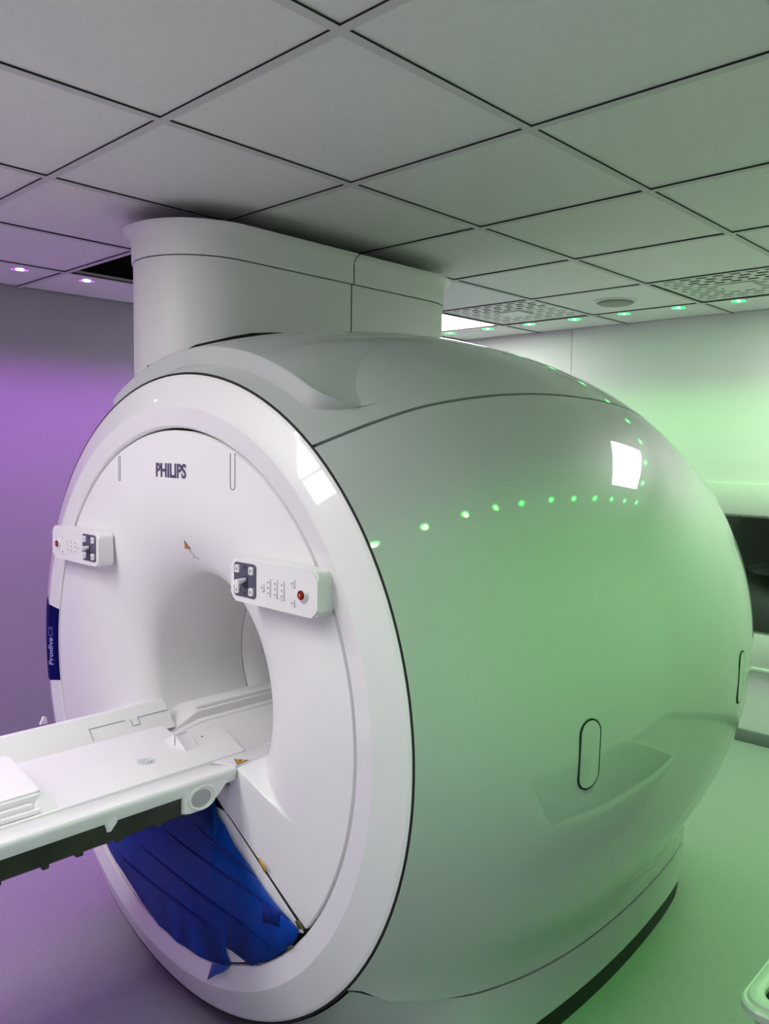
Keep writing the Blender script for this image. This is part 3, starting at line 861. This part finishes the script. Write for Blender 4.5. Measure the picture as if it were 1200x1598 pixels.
# dark metal channel underneath
sweep_y('under_channel', [(-.235, .705), (-.225, .682), (.262, .676), (.2705, .683), (.2725, .7262), (.262, .7235), (.150, .6995)], YE, .012, 'steel_dark')
rnd = random.Random(3)
for k in range(6):
    y = -.44 + k * .085 + rnd.uniform(-.012, .012)
    TB(box('underside_clip', CX + .258, CX + .271, y, y + rnd.uniform(.006, .018),   .6745 + rnd.uniform(-.003, .002), .684, 'steel_dark', bev=.001, seg=1))
# bracket tabs that hang from the rail
for y in (-.205, .020):
    TB(extrude_poly('rail_bracket', [(y - .018, .738), (y + .016, .742), (y + .012, .724), (y - .002, .708), (y - .010, .708)], lambda p: (CX + .281, p[0], p[1]), lambda p: (CX + .262, p[0], p[1]), 'table_white', bev=.003))
# end cap with scooped grip
def on_x(x, y, X):
    d = _r2 * ((x - 600) / 1260.67) + _u2 * ((799 - y) / 1260.67) + _f
    t = (X - ray_o.x) / d.x
    return ray_o + d * t
def endcap():
    XC = CX + .281
    out = [(286,1234),(356,1210),(358,1212),(354,1220),(344,1238),(330,1254),(314,1265),(298,1271),(286,1272)]
    o3 = [on_x(*q, XC) for q in out]
    pts = [(p.y, p.z) for p in o3]
    TB(extrude_poly('end_cap', pts, lambda p: (XC, p[0], p[1]), lambda p: (CX + .215, p[0], p[1]), 'table_white', bev=.003))
    c = on_x(316, 1244, XC); cy_, cz_ = c.y, c.z
    P = []
    for k in range(40):
        a = 2*PI*k/40; ca, sa = math.cos(a), math.sin(a)
        P.append([(XC + .0002, cy_ + .040*ca, cz_ + .031*sa), (XC + .003, cy_ + .0375*ca, cz_ + .029*sa), (XC + .003, cy_ + .033*ca, cz_ + .0255*sa), (XC + .0004, cy_ + .030*ca, cz_ + .023*sa), (XC + .0004, cy_ + .024*ca, cz_ + .018*sa)])
    TB(grid('grip_scoop', P, 'table_white', closed_u=True, sharp=40))
    TB(extrude_poly('grip_hollow_shade', [(cy_ - .004 + .027*math.cos(a), cz_ - .001 + .021*math.sin(a)) for a in np.linspace(0, 2*PI, 28, endpoint=False)], lambda p: (XC + .0012, p[0], p[1]), lambda p: (XC - .001, p[0], p[1]), 'table_shaded', smooth=False))  # flat disc, not a recess; the scoop's shade is in its colour
endcap()
# pedestal that carries the table (left of the picture)
TB(box('pedestal', CX - .20, CX + .20, -1.75, -.95, .03, .65, 'table_white', bev=.03, seg=4))
TB(box('pedestal_foot', CX - .25, CX + .25, -1.85, -.85, 0.0, .04, 'kick_black', bev=.008))
# small hook behind the lip
TB(extrude_poly('lip_hook', [(-.118, .778), (-.098, .778), (-.100, .795), (-.108, .798)], lambda p: (CX - .288, p[0], p[1]), lambda p: (CX - .296, p[0], p[1]), 'table_white', smooth=False))

# white pad lying on the cradle
pad = empty('table_pad', (CX, -1.2, .736), 'thick white mattress pad lying on the patient table', 'mattress')
pp = [(.130, YE + .05), (.130, -.300), (.122, -.288), (-.120, -.262), (-.134, -.266), (-.138, -.280), (-.138, YE + .05)]
attach(extrude_poly('pad_body', [(CX + a, b) for a, b in pp], lambda p: (p[0], p[1], .778), lambda p: (p[0], p[1], .7362), 'pad_white', bev=.006, seg=3), pad)
for k, (dx, z) in enumerate(((.1305, .760), (.1405, .748))):
    attach(box('pad_piping', CX + dx, CX + dx + .0095, YE + .05, -.315 + .012 * k, .7362, z, 'pad_white', bev=.004, seg=3), pad)
attach(extrude_poly('pad_wedge', [(CX + .112, -.286), (CX + .150, -.262), (CX + .150, -.320), (CX + .128, -.330)], lambda p: (CX + .122 + (p[0] - CX - .13) * .25, -.292 + (p[1] + .30) * .25, .770), lambda p: (p[0], p[1], .7362), 'pad_white', smooth=False), pad)

# ------------------------------------------------------------------ plastic tub at the right
tub = empty('storage_tub', (.85, 1.25, 0), 'large pale plastic tub with a stepped rim and dark inside, standing beside the scanner', 'tub')
TUX0, TUX1, TUY0, TUY1, TUZ = .520, 1.16, .700, 1.80, .38
def tub_ring(inset, z, r, dx=0.0):
    return [(x, y, z) for x, y in rrect((TUX0 + TUX1) / 2, (TUY0 + TUY1) / 2, TUX1 - TUX0 - 2 * inset, TUY1 - TUY0 - 2 * inset, max(.02, r - inset * .6), 10)]
def tub_grid(name, rings, m, cap=False):
    P = np.transpose(np.array(rings), (1, 0, 2))
    return attach(grid(name, P, m, closed_u=True, sharp=40), tub)
rr0 = .055
tub_grid('rim', [tub_ring(*q, rr0) for q in ((.010, .352), (.000, .350), (-.001, .366), (.003, .371), (.009, .371), (.011, .373), (.012, .379), (.016, .382), (.036, .382), (.041, .379), (.043, .372))], 'tub_plastic')
tub_grid('outer_wall', [tub_ring(*q, rr0) for q in ((.011, .360), (.022, .34), (.060, .012), (.066, .0), (.2, .0))], 'tub_plastic')
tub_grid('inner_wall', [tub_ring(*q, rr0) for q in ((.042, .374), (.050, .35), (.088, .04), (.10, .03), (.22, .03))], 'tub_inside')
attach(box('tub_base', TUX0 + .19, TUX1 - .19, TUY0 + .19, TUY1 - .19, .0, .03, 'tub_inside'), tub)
